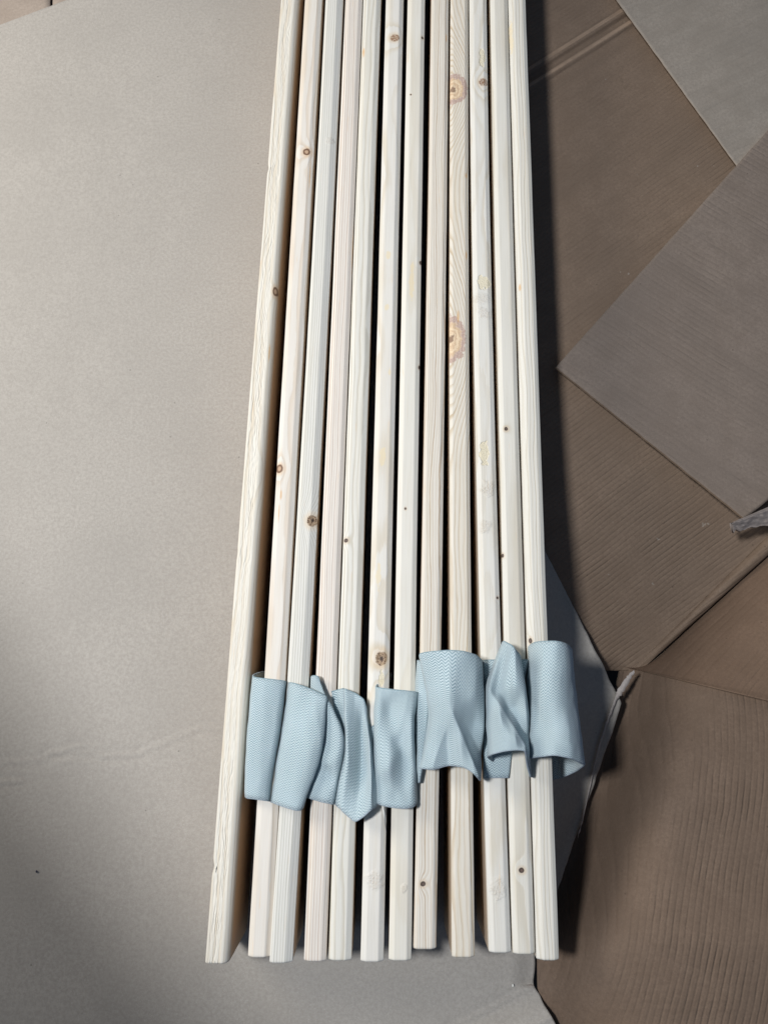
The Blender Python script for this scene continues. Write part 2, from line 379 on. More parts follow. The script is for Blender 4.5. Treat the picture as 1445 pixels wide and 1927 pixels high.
# ------------------------------------------------------------------ wood
def wood_mat(i, base, late, pith, spacing, contrast, knots, seed, patches=(), rough=.55, waver=1.0, streak=.34):
    t = NT('pine_%d' % i)
    A = t.n('ShaderNodeAttribute'); A.attribute_name = 'rest'; P = A.outputs['Vector']
    sp = t.n('ShaderNodeSeparateXYZ'); t.lk(P, sp.inputs[0]); X, Y, Z = sp.outputs
    # slow wander of the grain along the slat
    q = t.xyz(t.math('MULTIPLY', X, 22), t.math('ADD', t.math('MULTIPLY', Y, 5.0), seed * 3.7), t.math('MULTIPLY', Z, 22))
    w1 = t.math('MULTIPLY', t.math('SUBTRACT', t.noise(q, 1.0, 2, .5), .5), .016 * waver)
    q2 = t.xyz(t.math('MULTIPLY', X, 160), t.math('ADD', t.math('MULTIPLY', Y, 26), seed), t.math('MULTIPLY', Z, 160))
    w2 = t.math('MULTIPLY', t.math('SUBTRACT', t.noise(q2, 1.0, 3, .6), .5), .0022 * waver)
    ex = t.math('SUBTRACT', X, pith[0]); ez = t.math('SUBTRACT', Z, pith[1])
    r = t.math('SQRT', t.math('ADD', t.math('MULTIPLY', ex, ex), t.math('MULTIPLY', ez, ez)))
    r = t.math('ADD', r, t.math('ADD', w1, w2))
    ds = []
    for (ka, kl, ra, rl, kind) in knots:
        v = t.vec('MULTIPLY', t.vec('SUBTRACT', P, (ka, kl, TOP)), (1 / ra, 1 / rl, 0))
        wob = t.math('MULTIPLY', t.math('SUBTRACT', t.noise(P, 150 if kind in ('gouge', 'faint', 'patch') else 260, 3), .5), 1.9 if kind in ('gouge', 'faint', 'patch') else .55)
        d = t.math('ADD', t.vec('LENGTH', v), wob)
        ds.append((d, kind, ra, rl))
        if kind not in ('streak', 'gouge', 'faint', 'spot', 'patch'):
            v2 = t.vec('MULTIPLY', t.vec('SUBTRACT', P, (ka, kl, TOP)), (1 / (ra * 2.6), 1 / (rl * 3.2), 0))
            l2 = t.vec('LENGTH', v2)
            g = t.math('POWER', 2.718, t.math('MULTIPLY', t.math('MULTIPLY', l2, l2), -1.0))
            r = t.math('ADD', r, t.math('MULTIPLY', g, ra * 1.7))
    fr = t.math('FRACT', t.math('DIVIDE', r, spacing))
    ring = t.math('MULTIPLY', t.ramp(fr, .40, .86), t.ramp(fr, .90, .99, 1, 0))
    nid = t.math('FLOOR', t.math('DIVIDE', r, spacing))
    wn = t.n('ShaderNodeTexWhiteNoise', noise_dimensions='1D'); t.lk(nid, wn.inputs['W'])
    ring = t.math('MULTIPLY', ring, t.ramp(wn.outputs['Value'], 0, 1, .35, 1.0, False))
    # fibre streaks
    q3 = t.xyz(t.math('MULTIPLY', X, 900), t.math('MULTIPLY', Y, 22), t.math('MULTIPLY', Z, 900))
    fib = t.noise(q3, 1.0, 3, .6)
    q4 = t.xyz(t.math('MULTIPLY', X, 130), t.math('ADD', t.math('MULTIPLY', Y, 3.5), seed), t.math('MULTIPLY', Z, 60))
    broad = t.noise(q4, 1.0, 2, .5)
    contrast = min(1, contrast * 1.3)
    late = tuple(v * .78 for v in late)
    c = t.mix(t.math('MULTIPLY', ring, contrast), C4(base), C4(late))
    c = t.mix(t.ramp(fib, .45, .75, 0, streak), c, C4([late[k] * .5 + base[k] * .45 for k in range(3)]))
    c = t.mix(t.ramp(broad, .5, .78, 0, .30), c, C4((base[0], base[1] * .93, base[2] * .80)))
    # small resin dashes
    q5 = t.xyz(t.math('MULTIPLY', X, 420), t.math('ADD', t.math('MULTIPLY', Y, 26), seed * 9), 0)
    c = t.mix(t.ramp(t.noise(q5, 1.0, 2, .5), .69, .76, 0, .35), c, (.70, .47, .24, 1))
    h = t.math('ADD', t.math('MULTIPLY', ring, -.5), t.math('MULTIPLY', fib, .6))
    for (d, kind, ra, rl) in ds:
        fine = t.noise(P, 700, 3, .7)
        if kind == 'dark':
            c = t.mix(t.ramp(d, 1.2, 2.4, .35, 0), c, (.55, .38, .22, 1))
            c = t.mix(t.ramp(d, .8, 1.1, .93, 0), c, (.045, .025, .02, 1))
            c = t.mix(t.ramp(d, .15, .5, .5, 0), c, (.20, .13, .10, 1))
            h = t.math('ADD', h, t.ramp(d, .7, 1.1, -1.2, 0))
        elif kind == 'ring':
            c = t.mix(t.ramp(d, 1.1, 2.6, .45, 0), c, (.62, .38, .18, 1))
            k = t.math('MULTIPLY', t.ramp(d, .45, .75), t.ramp(d, 1.0, 1.3, 1, 0))
            c = t.mix(t.ramp(d, .8, 1.2, .8, 0), c, (.42, .27, .17, 1))
            c = t.mix(t.math('MULTIPLY', k, .85), c, (.12, .055, .03, 1))
        elif kind == 'open':
            c = t.mix(t.ramp(d, 1.0, 2.2, .4, 0), c, (.66, .46, .26, 1))
            c = t.mix(t.ramp(d, .85, 1.1, .85, 0), c, (.36, .24, .14, 1))
            c = t.mix(t.math('MULTIPLY', t.ramp(d, .9, 1.1, 1, 0), t.ramp(fine, .50, .58)), c, (.10, .05, .03, 1))
            c = t.mix(t.ramp(d, .12, .48, .9, 0), c, (.03, .018, .014, 1))
            h = t.math('ADD', h, t.ramp(d, .3, 1.1, -3.0, 0))
        elif kind == 'brown':
            c = t.mix(t.ramp(d, 1.0, 2.2, .3, 0), c, (.68, .52, .34, 1))
            c = t.mix(t.math('MULTIPLY', t.ramp(d, .9, 1.2, 1, 0), t.ramp(fine, .42, .55, .35, .95)), c, (.25, .13, .07, 1))
            h = t.math('ADD', h, t.math('MULTIPLY', t.ramp(d, .8, 1.1, 1, 0), fine))
        elif kind == 'big':
            rn = t.math('SINE', t.math('MULTIPLY', d, 22))
            inner = t.mix(t.ramp(rn, -.6, .9, 0, .5), (.72, .56, .38, 1), (.46, .29, .17, 1))
            band = t.mix(t.ramp(fine, .42, .62), (.44, .31, .25, 1), (.55, .43, .36, 1))
            kn = t.mix(t.ramp(d, .66, .78), inner, band)
            kn = t.mix(t.ramp(d, .12, .26, .8, 0), kn, (.20, .12, .08, 1))
            c = t.mix(t.ramp(d, .98, 1.08, 1, 0), c, kn)
        elif kind == 'streak':
            c = t.mix(t.ramp(d, .3, 1.1, .7, 0), c, (.62, .36, .14, 1))
        elif kind == 'crack':
            c = t.mix(t.ramp(d, .5, 1.0, .9, 0), c, (.05, .03, .02, 1))
        elif kind == 'faint':
            c = t.mix(t.math('MULTIPLY', t.ramp(d, .5, 1.2, 1, 0), t.ramp(fine, .45, .6, .03, .22)), c, (.45, .30, .17, 1))
            h = t.math('ADD', h, t.math('MULTIPLY', t.ramp(d, .5, 1.3, 3, 0), fine))
        elif kind == 'patch':
            c = t.mix(t.ramp(d, .75, 1.05, .55, 0), c, (.74, .60, .36, 1))
        elif kind == 'gouge':
            c = t.mix(t.ramp(d, .85, 1.0, .6, 0), c, (.74, .64, .42, 1))
            h = t.math('ADD', h, t.math('MULTIPLY', t.ramp(d, .8, 1.0, 1, 0), t.math('SUBTRACT', t.math('MULTIPLY', fine, 4), 4.5)))
        elif kind == 'side':
            c = t.mix(t.ramp(d, .7, 1.2, .85, 0), c, (.20, .09, .04, 1))
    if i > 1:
        c = t.mix(t.ramp(Z, TOP - .010, TOP - .003, .6, 0), c, (.66, .47, .29, 1))  # warm bounce light between slats, put into the side colour
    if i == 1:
        c = t.mix(t.ramp(Z, TOP - .013, TOP - .003, .85, 0), c, (.60, .41, .25, 1))  # outermost slat: stronger warm bounce tint painted on its sides
    nrm = t.bump(h, .55, .0005)
    t.lk(c, t.b.inputs['Base Color']); t.lk(nrm, t.b.inputs['Normal'])
    t.b.inputs['Roughness'].default_value = rough
    t.b.inputs['Specular IOR Level'].default_value = .30
    return t.m

# photo columns of the left / right edge of each slat's top at five photo rows
SL = [
 # rows 0,400,850,1270, end ; end row
 dict(L=(529.8, 496.6, 461, 425, 386), Rr=(561, 534, 502, 468, 431), end=1815),
 dict(L=(572.8, 548.5, 523, 496.6, 467), Rr=(607, 583.8, 560.3, 537.5, 507), end=1803),
 dict(L=(612.8, 590, 567.3, 541, 507.5), Rr=(646, 626.3, 605.4, 581, 549), end=1813),
 dict(L=(650.2, 630.5, 612.9, 594, 571), Rr=(682.4, 665.8, 649.8, 633.7, 613), end=1811),
 dict(L=(684.4, 667.4, 652, 636, 617.5), Rr=(716.6, 703, 690, 678, 661), end=1809),
 dict(L=(726.4, 714.5, 703.3, 693.3, 678), Rr=(760, 751.4, 741.8, 733, 721), end=1811),
 dict(L=(767.4, 759, 749.8, 741, 731.5), Rr=(799.6, 795, 786.7, 782, 774), end=1809),
 dict(L=(812, 806, 797.2, 788.5, 778.5), Rr=(844.4, 841.7, 835.3, 830, 821), end=1788),
 dict(L=(848, 847, 845, 847.5, 851), Rr=(881, 882.8, 884, 888, 894), end=1803),
 dict(L=(883.6, 887.4, 895.3, 905.5, 920), Rr=(915.4, 922.6, 932.7, 945.4, 962), end=1794),
 dict(L=(923, 930, 940.2, 950.5, 965), Rr=(955, 966, 977, 991.5, 1007), end=1797),
 dict(L=(957, 968.3, 980.6, 994, 1011), Rr=(989, 1003.6, 1019, 1034, 1051), end=1808),
]
for s_ in SL:
    pts = []
    for k, py in enumerate((0, 400, 850, 1270, s_['end'])):
        a = at((s_['L'][k] + s_['Rr'][k]) / 2, py, TOP); pts.append((a.y, a.x, (s_['Rr'][k] - s_['L'][k])))
    ys = np.array([p[0] for p in pts]); xs = np.array([p[1] for p in pts])
    s_['fit'] = np.polyfit(ys, xs, 2); s_['y0'] = float(ys[-1]); s_['ysort'] = ys
    wpx = [at(s_['Rr'][k], py, TOP).x - at(s_['L'][k], py, TOP).x for k, py in enumerate((0, 400, 850, 1270, s_['end']))]
    s_['w'] = float(np.mean(wpx))
def slat_x(s_, y):
    a, b, c = s_['fit']; yt = s_['ysort'][0]
    if y > yt: return a * yt * yt + b * yt + c + (2 * a * yt + b) * (y - yt)
    return a * y * y + b * y + c
print('widths', [round(s_['w'] * 1000, 1) for s_ in SL])

bundle = empty('slatted_bed_base', (0, .3, 0), 'bundle of twelve pale pine slats on edge joined by pale blue woven webbing', 'bed slats')

def rounded(pts, r, n=4):
    """round the inner corners of an open polyline, with support points"""
    out = [pts[0]]
    for i in range(1, len(pts) - 1):
        p = Vector(pts[i]); a = (Vector(pts[i - 1]) - p); b = (Vector(pts[i + 1]) - p)
        rr = min(r, a.length * .4, b.length * .4); a.normalize(); b.normalize()
        s = p + a * rr; e = p + b * rr
        out.append(tuple(p + a * rr * 1.25))
        for k in range(n + 1):
            t = k / n; out.append(tuple(s * (1 - t) ** 2 + p * 2 * t * (1 - t) + e * t * t))
        out.append(tuple(p + b * rr * 1.25))
    out.append(pts[-1]); return out

LONG = 1.42
def make_slat(i, s_, mat, rough=False, chL=(.0042, .0022), chR=(.0042, .0022), seed=0, label=None, lean=0.0, dz=0.0):
    w2 = s_['w'] / 2
    y0 = s_['y0']
    T = TOP + dz
    if rough:
        prof = [(-w2, 0.0), (-w2, T - .0012)]
        nx = 56
        body = rounded([(-w2, 0), (-w2, T - .0016), (-w2 + .0016, T)], .0012) 
        topx = np.linspace(-w2 + .0021, w2 - .0066, nx)
        body += [(float(x), T) for x in topx]
        # long rounded shoulder on the right
        for k in range(1, 13):
            a = k / 12 * math.pi / 2
            body.append((w2 - .0066 + .0066 * math.sin(a), T - .0085 * (1 - math.cos(a))))
        body += [(w2, T - .03), (w2, 0)]
        prof = body; rel = np.array([1.0 if (-w2 + .002 < p[0] < w2 - .0062 and p[1] > T - .0005) else 0 for p in prof])
    else:
        prof = rounded([(-w2, 0), (-w2, T - chL[1]), (-w2 + chL[0], T), (w2 - chR[0], T), (w2, T - chR[1]), (w2, 0)], .0007)
    prof = [(w2 * 0 - w2 + .001, 0)] + [(p[0], p[1] + (.001 if p[1] == 0 else 0)) for p in prof] + [(w2 - .001, 0)]
    if rough: rel = np.concatenate([[0], rel, [0]])
    M = len(prof)
    step = .0011 if rough else .009
    vis = 1.05
    ys = [0, .00015, .0005, .0011, .002] + list(np.arange(.004, vis, step)) + list(np.linspace(vis, LONG, 12))
    V = []; RT = []
    for yi, yy in enumerate(ys):
        y = y0 + yy; cx = slat_x(s_, y)
        ins = .0011 * max(0, 1 - yy / .0015) ** 2
        jx = .00018 * fbm(yy * 9, seed, .5, 3); 
        for k, (px, pz) in enumerate(prof):
            x = px; z = pz
            n1 = .00025 * fbm(yy * 30, seed + px * 90, pz * 20, 2)
            if rough:
                q = yy
                env = .35 + .65 * sstep(-.25, .15, fbm(q * 9 + 2, seed, 0, 2))
                if q < .16: env = 1.0
                if .16 < q < .33: env *= .25
                if rel[k] > 0:
                    edge = min(1, (x + w2 - .002) / .0015, (w2 - .0062 - x) / .0015); edge = max(0, edge)
                    u = x * 420 + 1.8 * fbm(q * 14, x * 60, seed, 3) + 1.1 * fbm(q * 45, x * 90, 4, 2)
                    rdg = 1 - abs(2 * (u - math.floor(u)) - 1)
                    z += -.00055 * edge * env * (rdg ** 1.1) * sstep(-.5, .35, fbm(q * 38, x * 260, 8, 2)) - .0002 * edge * fbm(q * 200, x * 900, 1, 2)
                # notches in the outer edge
                if px < -w2 + .003 and pz > T - .02:
                    for (nq, nd) in ((.074, .0012), (.735, .0009), (.34, .0004)):
                        x += nd * math.exp(-(max(0, abs(q - nq) - .0) / .004) ** 2)
            zc = z
            if z > T - .006: z += n1
            if ins:
                x = x * (1 - ins / w2)
                if zc > T * .5: z -= ins * 1.2
                else: z += ins * .3
            x += jx + lean * (z - T)
            V.append((cx + x, y, z)); RT.append((px, yy, zc))
    Fc = []
    for j in range(len(ys) - 1):
        for k in range(M - 1):
            a = j * M + k; Fc.append((a, a + 1, a + M + 1, a + M))
        Fc.append((j * M + M - 1, j * M, (j + 1) * M, (j + 1) * M + M - 1))
    Fc.append(tuple(range(M - 1, -1, -1))); nb = (len(ys) - 1) * M; Fc.append(tuple(nb + k for k in range(M)))
    o = mesh('slat', V, Fc, mat, bundle, label=label, rest=RT, origin=(slat_x(s_, y0), y0, 0))
    return o

def K(i, px, py, rx, ry, kind):
    """knot in slat coordinates from its photo position"""
    s_ = SL[i]; p = at(px, py, TOP); mpp = (CZ - TOP) / F / (CT + (py - 963.5) / F * ST)
    return (p.x - slat_x(s_, p.y), p.y - s_['y0'], rx * mpp, ry * mpp, kind)
knots = {
 0: [K(0, 518, 547, 4, 8, 'ring'), K(0, 437, 1797, 4, 14, 'side'), K(0, 507, 890, 8, 17, 'side'), K(0, 507, 662, 2.2, 20, 'streak'), K(0, 475, 1205, 1.0, 36, 'crack')],
 1: [K(1, 577, 286, 6, 6.5, 'ring'), K(1, 526, 882, 6, 7, 'ring'), K(1, 529, 930, 2.4, 14, 'streak'), K(1, 525, 965, 1.6, 22, 'streak'), K(1, 583, 330, 1.6, 40, 'streak')],
 2: [K(2, 588, 980, 10, 11, 'open'), K(2, 620, 266, 9, 7, 'faint')],
 3: [K(3, 663, 470, 1.2, 60, 'streak')],
 4: [K(4, 651, 1017, 4, 4.3, 'dark'), K(4, 684, 97, 3, 13, 'streak')],
 5: [K(5, 743, 72, 8, 8, 'brown'), K(5, 718, 1239, 11, 13, 'open'), K(5, 731, 480, 5, 9, 'patch'), K(5, 727, 578, 5, 7, 'patch'), K(5, 712, 1085, 5, 25, 'patch'),
     K(5, 705, 1655, 16, 16, 'faint'), K(5, 720, 860, 6, 18, 'patch'), K(5, 733, 700, 3, 10, 'patch'), K(5, 718, 1275, 5, 18, 'gouge')],
 6: [K(6, 773, 178, 1.6, 1.6, 'dark'), K(6, 795, 70, 2, 3, 'dark'), K(6, 792, 493, 3, 4, 'dark'), K(6, 789, 690, 2, 4, 'dark'), K(6, 763, 957, 2, 2.5, 'dark'), K(6, 760, 1672, 6, 7, 'faint'),
     K(6, 775, 530, 5, 40, 'patch')],
 7: [K(7, 796, 1664, 5, 5, 'dark'), K(7, 840, 70, 1.6, 12, 'streak')],
 8: [K(8, 853, 168, 26, 32, 'big'), K(8, 848, 638, 27, 47, 'big'), K(8, 862, 596, 3, 16, 'streak'), K(8, 877, 330, 3, 9, 'streak'), K(8, 877, 480, 2.5, 12, 'streak')],
 9: [K(9, 909, 155, 8, 8, 'brown'), K(9, 907, 112, 6, 24, 'gouge'), K(9, 910, 532, 12, 15, 'gouge'), K(9, 905, 562, 17, 11, 'faint'), K(9, 911, 590, 14, 12, 'faint'),
     K(9, 911, 855, 9, 24, 'gouge'), K(9, 917, 920, 14, 14, 'faint'), K(9, 936, 1125, 2.2, 2.6, 'dark'), K(9, 936, 1672, 15, 20, 'faint'), K(9, 912, 990, 13, 12, 'faint')],
 10: [K(10, 952, 807, 3.6, 3.8, 'dark'), K(10, 946, 1045, 2.2, 4, 'dark'), K(10, 981, 1638, 5.2, 5.2, 'dark')],
 11: [K(11, 998, 1206, 3, 5, 'dark'), K(11, 978, 540, 3, 9, 'streak'), K(11, 962, 70, 4, 40, 'patch')],
}
WHT = (.80, .775, .715)
#        base                late              pith(x,z)      spacing contrast waver
spec = [
 ((.80, .765, .68), (.66, .50, .30), (.05, .02), .0034, .35, 1.0),
 ((.80, .755, .70), (.68, .52, .36), (.012, .055), .0042, .45, .8),
 ((.77, .775, .745), (.58, .55, .45), (-.16, .06), .0021, .55, .35),
 ((.80, .745, .69), (.64, .50, .40), (.14, .03), .0021, .75, .5),
 ((.78, .775, .72), (.58, .51, .38), (-.07, -.02), .0028, .60, .8),
 ((.80, .785, .745), (.68, .55, .36), (.002, .062), .0048, .45, 1.3),
 ((.79, .775, .71), (.66, .53, .34), (.003, .060), .0055, .40, 1.0),
 ((.79, .745, .67), (.60, .45, .30), (-.10, .02), .0019, .75, .8),
 ((.79, .735, .64), (.60, .46, .29), (.03, .045), .0024, .75, .9),
 ((.78, .775, .735), (.64, .52, .34), (-.004, .066), .0042, .40, 1.7),
 ((.78, .765, .70), (.62, .52, .36), (-.006, .040), .0050, .45, .7),
 ((.79, .775, .715), (.60, .52, .38), (.10, .03), .0026, .50, .7),
]
labels = {0: 'rough sawn outermost slat with ridged top and rounded inner edge', 2: 'slat with one broken open brown knot',
          3: 'pinkish slat with close straight grain', 5: 'slat with an open knot above the webbing', 7: 'slat with a shorter lower end and tight wavy grain',
          8: 'slat with two large oval reddish knots', 9: 'slat with yellowish chipped gouges', 10: 'slat with small round dark knots'}
for i, s_ in enumerate(SL):
    spec[i] = (tuple(min(.9, (v * .6 + m_ * .4) * .84) for v, m_ in zip(spec[i][0], (.83, .755, .63))),) + spec[i][1:]
    b, l, p, spc, con, wv = spec[i]
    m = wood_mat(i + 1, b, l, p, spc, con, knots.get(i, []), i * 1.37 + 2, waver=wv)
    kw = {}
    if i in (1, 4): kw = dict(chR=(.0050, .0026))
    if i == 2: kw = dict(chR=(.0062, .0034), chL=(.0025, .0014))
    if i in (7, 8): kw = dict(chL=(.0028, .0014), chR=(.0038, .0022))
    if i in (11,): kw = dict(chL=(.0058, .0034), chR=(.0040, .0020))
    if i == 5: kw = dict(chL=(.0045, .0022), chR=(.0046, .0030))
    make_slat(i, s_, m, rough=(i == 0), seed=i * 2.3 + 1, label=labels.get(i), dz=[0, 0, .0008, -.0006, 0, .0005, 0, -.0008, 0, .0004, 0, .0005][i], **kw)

# ------------------------------------------------------------------ webbing
def web_mat(name, base, dark):
    t = NT(name)
    uv = t.n('ShaderNodeTexCoord').outputs['UV']; sp = t.n('ShaderNodeSeparateXYZ'); t.lk(uv, sp.inputs[0]); U, Vv, _ = sp.outputs
    per = .0048
    tri = t.math('PINGPONG', U, per / 2)
    f = t.math('FRACT', t.math('DIVIDE', t.math('ADD', Vv, tri), .0022))
    tri2 = t.math('PINGPONG', f, .5)
    line = t.ramp(tri2, .10, .34)            # 0 in the groove, 1 on the yarn
    yarn = t.math('FRACT', t.math('DIVIDE', U, per / 6))
    yl = t.ramp(t.math('PINGPONG', yarn, .5), .0, .3, .6, 1)
    n1 = t.noise(uv, 260, 3, .6); nb = t.noise(uv, 25, 2, .5)
    c = t.mix(t.math('MULTIPLY', line, yl), C4(dark), C4(base))
    c = t.mix(t.ramp(n1, .4, .7, 0, .25), c, C4([v * .75 for v in base]))
    c = t.mix(t.ramp(nb, .4, .7, 0, .2), c, C4((base[0] * .9, base[1] * .95, base[2])))
    t.lk(c, t.b.inputs['Base Color'])
    t.lk(t.bump(t.math('ADD', line, t.math('MULTIPLY', n1, .5)), .7, .0004), t.b.inputs['Normal'])
    t.b.inputs['Roughness'].default_value = .85; t.b.inputs['Specular IOR Level'].default_value = .2
    try:
        t.b.inputs['Sheen Weight'].default_value = .25; t.b.inputs['Sheen Roughness'].default_value = .5
    except Exception: pass
    return t.m
m_web = web_mat('herringbone_webbing', (.57, .655, .67), (.20, .29, .325))
m_sel = NT('webbing_selvedge'); m_sel.b.inputs['Base Color'].default_value = (.28, .33, .37, 1); m_sel.b.inputs['Roughness'].default_value = .9; m_sel = m_sel.m

def cr(p0, p1, p2, p3, t):
    # centripetal-ish Catmull-Rom with reduced tension
    return p1 + .5 * t * ((p2 - p0) + t * (2 * p0 - 5 * p1 + 4 * p2 - p3 + t * (3 * (p1 - p2) + p3 - p0)))
SHARP = [0.45]
def dense(ctrl, sub):
    """interpolate list of vectors"""
    n = len(ctrl); out = []
    for i in range(n - 1):
        p0 = ctrl[max(i - 1, 0)]; p1 = ctrl[i]; p2 = ctrl[i + 1]; p3 = ctrl[min(i + 2, n - 1)]
        if i == 0: p0 = p1 * 2 - p2
        if i == n - 2: p3 = p2 * 2 - p1
        for k in range(sub): out.append(cr(p0, p1, p2, p3, k / sub) * (1 - SHARP[0]) + (p1 * (1 - k / sub) + p2 * (k / sub)) * SHARP[0])
    out.append(ctrl[-1]); return out
LAST = {}
def loop(cols, seed, name='webbing_loop', label=None, wr=.0007, th=.0013, subc=9, subr=12, u0=0.0, dips=(), creases=(), sharp=.18):
    SHARP[0] = sharp
    nr = max(len(c) for c in cols)
    grid = []
    for c in cols:
        if len(c) < nr:   # resample the column by its rows
            d = dense([Vector(p) for p in c], 12); m = len(d) - 1
            c = [tuple(d[round(k * m / (nr - 1))]) for k in range(nr)]
        grid.append([at(*p) for p in c])
    colsd = [dense(g, subr) for g in grid]                    # down the width
    rows = [dense([g[k] for g in colsd], subc) for k in range(len(colsd[0]))]
    NR, NC = len(rows), len(rows[0])
    A = np.array([[tuple(p) for p in r] for r in rows])       # NR,NC,3
    # normals
    du = np.gradient(A, axis=1); dv = np.gradient(A, axis=0)
    nrm = np.cross(du, dv); ln = np.linalg.norm(nrm, axis=2, keepdims=True); ln[ln == 0] = 1; nrm /= ln
    if nrm[:, :, 2].mean() < 0: nrm = -nrm
    # wrinkles, fading to the edges a bit
    for j in range(NR):
        for i in range(NC):
            p = A[j, i]; fx = fbm(p[0] * 38, p[1] * 26, seed, 3) + .45 * fbm(p[0] * 120, p[1] * 60, seed + 5, 3)
            A[j, i] = p + nrm[j, i] * wr * 1.6 * fx
    for (px, py, rad, dep) in dips:
        q = at(px, py, TOP + .01)
        d2 = ((A[:, :, 0] - q.x) ** 2 + (A[:, :, 1] - q.y) ** 2) / rad ** 2
        A[:, :, 2] += dep * np.exp(-d2)
    for (x0, y0, x1, y1, wd_, dep) in creases:
        p0 = at(x0, y0, TOP + .015); p1 = at(x1, y1, TOP + .015); dx, dy = p1.x - p0.x, p1.y - p0.y; LL = dx * dx + dy * dy
        tt = ((A[:, :, 0] - p0.x) * dx + (A[:, :, 1] - p0.y) * dy) / LL; tc = np.clip(tt, 0, 1)
        dd = np.hypot(A[:, :, 0] - p0.x - tc * dx, A[:, :, 1] - p0.y - tc * dy)
        A[:, :, 2] += dep * np.exp(-dd / wd_) * (.35 + .65 * tc)
    du = np.gradient(A, axis=1); dv = np.gradient(A, axis=0)
    nrm = np.cross(du, dv); ln = np.linalg.norm(nrm, axis=2, keepdims=True); ln[ln == 0] = 1; nrm /= ln
    if nrm[:, :, 2].mean() < 0: nrm = -nrm
    B = A - nrm * th
    U = np.concatenate([[0], np.cumsum(np.linalg.norm(np.diff(A[NR // 2], axis=0), axis=1))]) + u0
    wdt = np.linalg.norm(np.diff(A, axis=0), axis=2).sum(0).max()
    V = []; uv = []
    for L_ in (A, B):
        for j in range(NR):
            for i in range(NC):
                V.append(Vector(L_[j, i])); uv.append((U[i], j / (NR - 1) * wdt))
    N = NR * NC; Fc = []; mi = []
    for j in range(NR - 1):
        for i in range(NC - 1):
            a = j * NC + i
            Fc.append((a, a + NC, a + NC + 1, a + 1)); mi.append(0)
            Fc.append((N + a, N + a + 1, N + a + NC + 1, N + a + NC)); mi.append(0)
    for i in range(NC - 1):
        Fc.append((i, i + 1, N + i + 1, N + i)); mi.append(1)
        a = (NR - 1) * NC + i; Fc.append((a + 1, a, N + a, N + a + 1)); mi.append(1)
    for j in range(NR - 1):
        a = j * NC; Fc.append((a + NC, a, N + a, N + a + NC)); mi.append(1)
        a = j * NC + NC - 1; Fc.append((a, a + NC, N + a + NC, N + a)); mi.append(1)
    o = mesh(name, V, Fc, [m_web, m_sel], bundle, label=label, uv=uv, mids=mi, origin=V[0])
    # selvedge: a thin rolled cord along each border
    for row in (0, NR - 1):
        rr = .0008; Vs = []; Fs = []
        for i in range(NC):
            c = Vector((A[row, i] + B[row, i]) / 2); tg = Vector(A[row, min(i + 1, NC - 1)] - A[row, max(i - 1, 0)])
            tg.normalize(); n1 = Vector(nrm[row, i]); n2 = tg.cross(n1); n2.normalize()
            for k in range(6):
                a = k * math.pi / 3; Vs.append(c + n1 * rr * math.cos(a) + n2 * rr * math.sin(a) * .8)
        for i in range(NC - 1):
            for k in range(6):
                a = i * 6 + k; b = i * 6 + (k + 1) % 6; Fs.append((a, b, b + 6, a + 6))
        s = bpy.data.meshes.new('selvedge'); s.from_pydata([tuple(v - V[0]) for v in Vs], [], Fs); s.update()
        s.polygons.foreach_set('use_smooth', [True] * len(s.polygons)); s.materials.append(m_sel if row else m_web)
        so = bpy.data.objects.new('selvedge', s); col.objects.link(so); so.parent = o
    o['_grid'] = 0; del o['_grid']
    LAST['A'] = A; LAST['N'] = nrm
    return o

loop([ # a
 [(499, 1264, .050), (490, 1385, .05), (483, 1500, .05)],
 [(486, 1266, .072), (475, 1385, .072), (469, 1498, .072)],
 [(475, 1271, .086), (465, 1385, .086), (461, 1499, .086)],
 [(480, 1275, .0945), (469, 1390, .096), (465, 1502, .095)],
 [(505, 1278, .0965), (492, 1393, .099), (482, 1504, .0975)],
 [(530, 1281, .0955), (516, 1395, .097), (499, 1506, .096)],
 [(540, 1283, .090), (524, 1396, .090), (507, 1507, .090)],
 [(541, 1286, .070), (525, 1398, .07), (508, 1508, .07)]], 1, label='flat loop of webbing over the second slat')
loop([ # b
 [(541, 1290, .070), (525, 1400, .07), (507, 1509, .07)],
 [(543, 1285, .089), (527, 1400, .091), (509, 1509, .09)],
 [(556, 1287, .0985), (541, 1403, .101), (523, 1514, .099)],
 [(582, 1296, .102), (566, 1412, .107), (543, 1521, .103)],
 [(606, 1307, .104), (588, 1420, .108), (560, 1525, .104)],
 [(617, 1313, .102), (602, 1425, .103), (569, 1524, .100)],
 [(616, 1318, .085), (600, 1425, .085), (574, 1514, .082)],
 [(612, 1325, .060), (598, 1425, .06), (572, 1505, .06)]], 2, label='slanting loop of webbing over the third slat', creases=((590, 1310, 606, 1400, .004, .0018), (560, 1420, 530, 1500, .005, -.0012)), dips=((592, 1350, .010, .002),))
loop([ # c
 [(584, 1278, .065), (590, 1390, .06), (576, 1495, .065)],
 [(585, 1273, .088), (588, 1390, .085), (575, 1499, .088)],
 [(592, 1272, .095), (598, 1385, .092), (586, 1503, .095)],
 [(600, 1275, .096), (622, 1380, .1005), (602, 1508, .097)],
 [(607, 1292, .094), (640, 1383, .104), (618, 1511, .097)],
 [(611, 1305, .088), (648, 1388, .098), (627, 1513, .092)],
 [(611, 1310, .065), (646, 1392, .07), (629, 1508, .065)]], 3, label='narrow pinched loop of webbing over the fourth slat', creases=((600, 1440, 625, 1470, .0035, -.004), (588, 1460, 620, 1435, .003, .003)), dips=((612, 1455, .006, -.004), (622, 1425, .010, .002)))
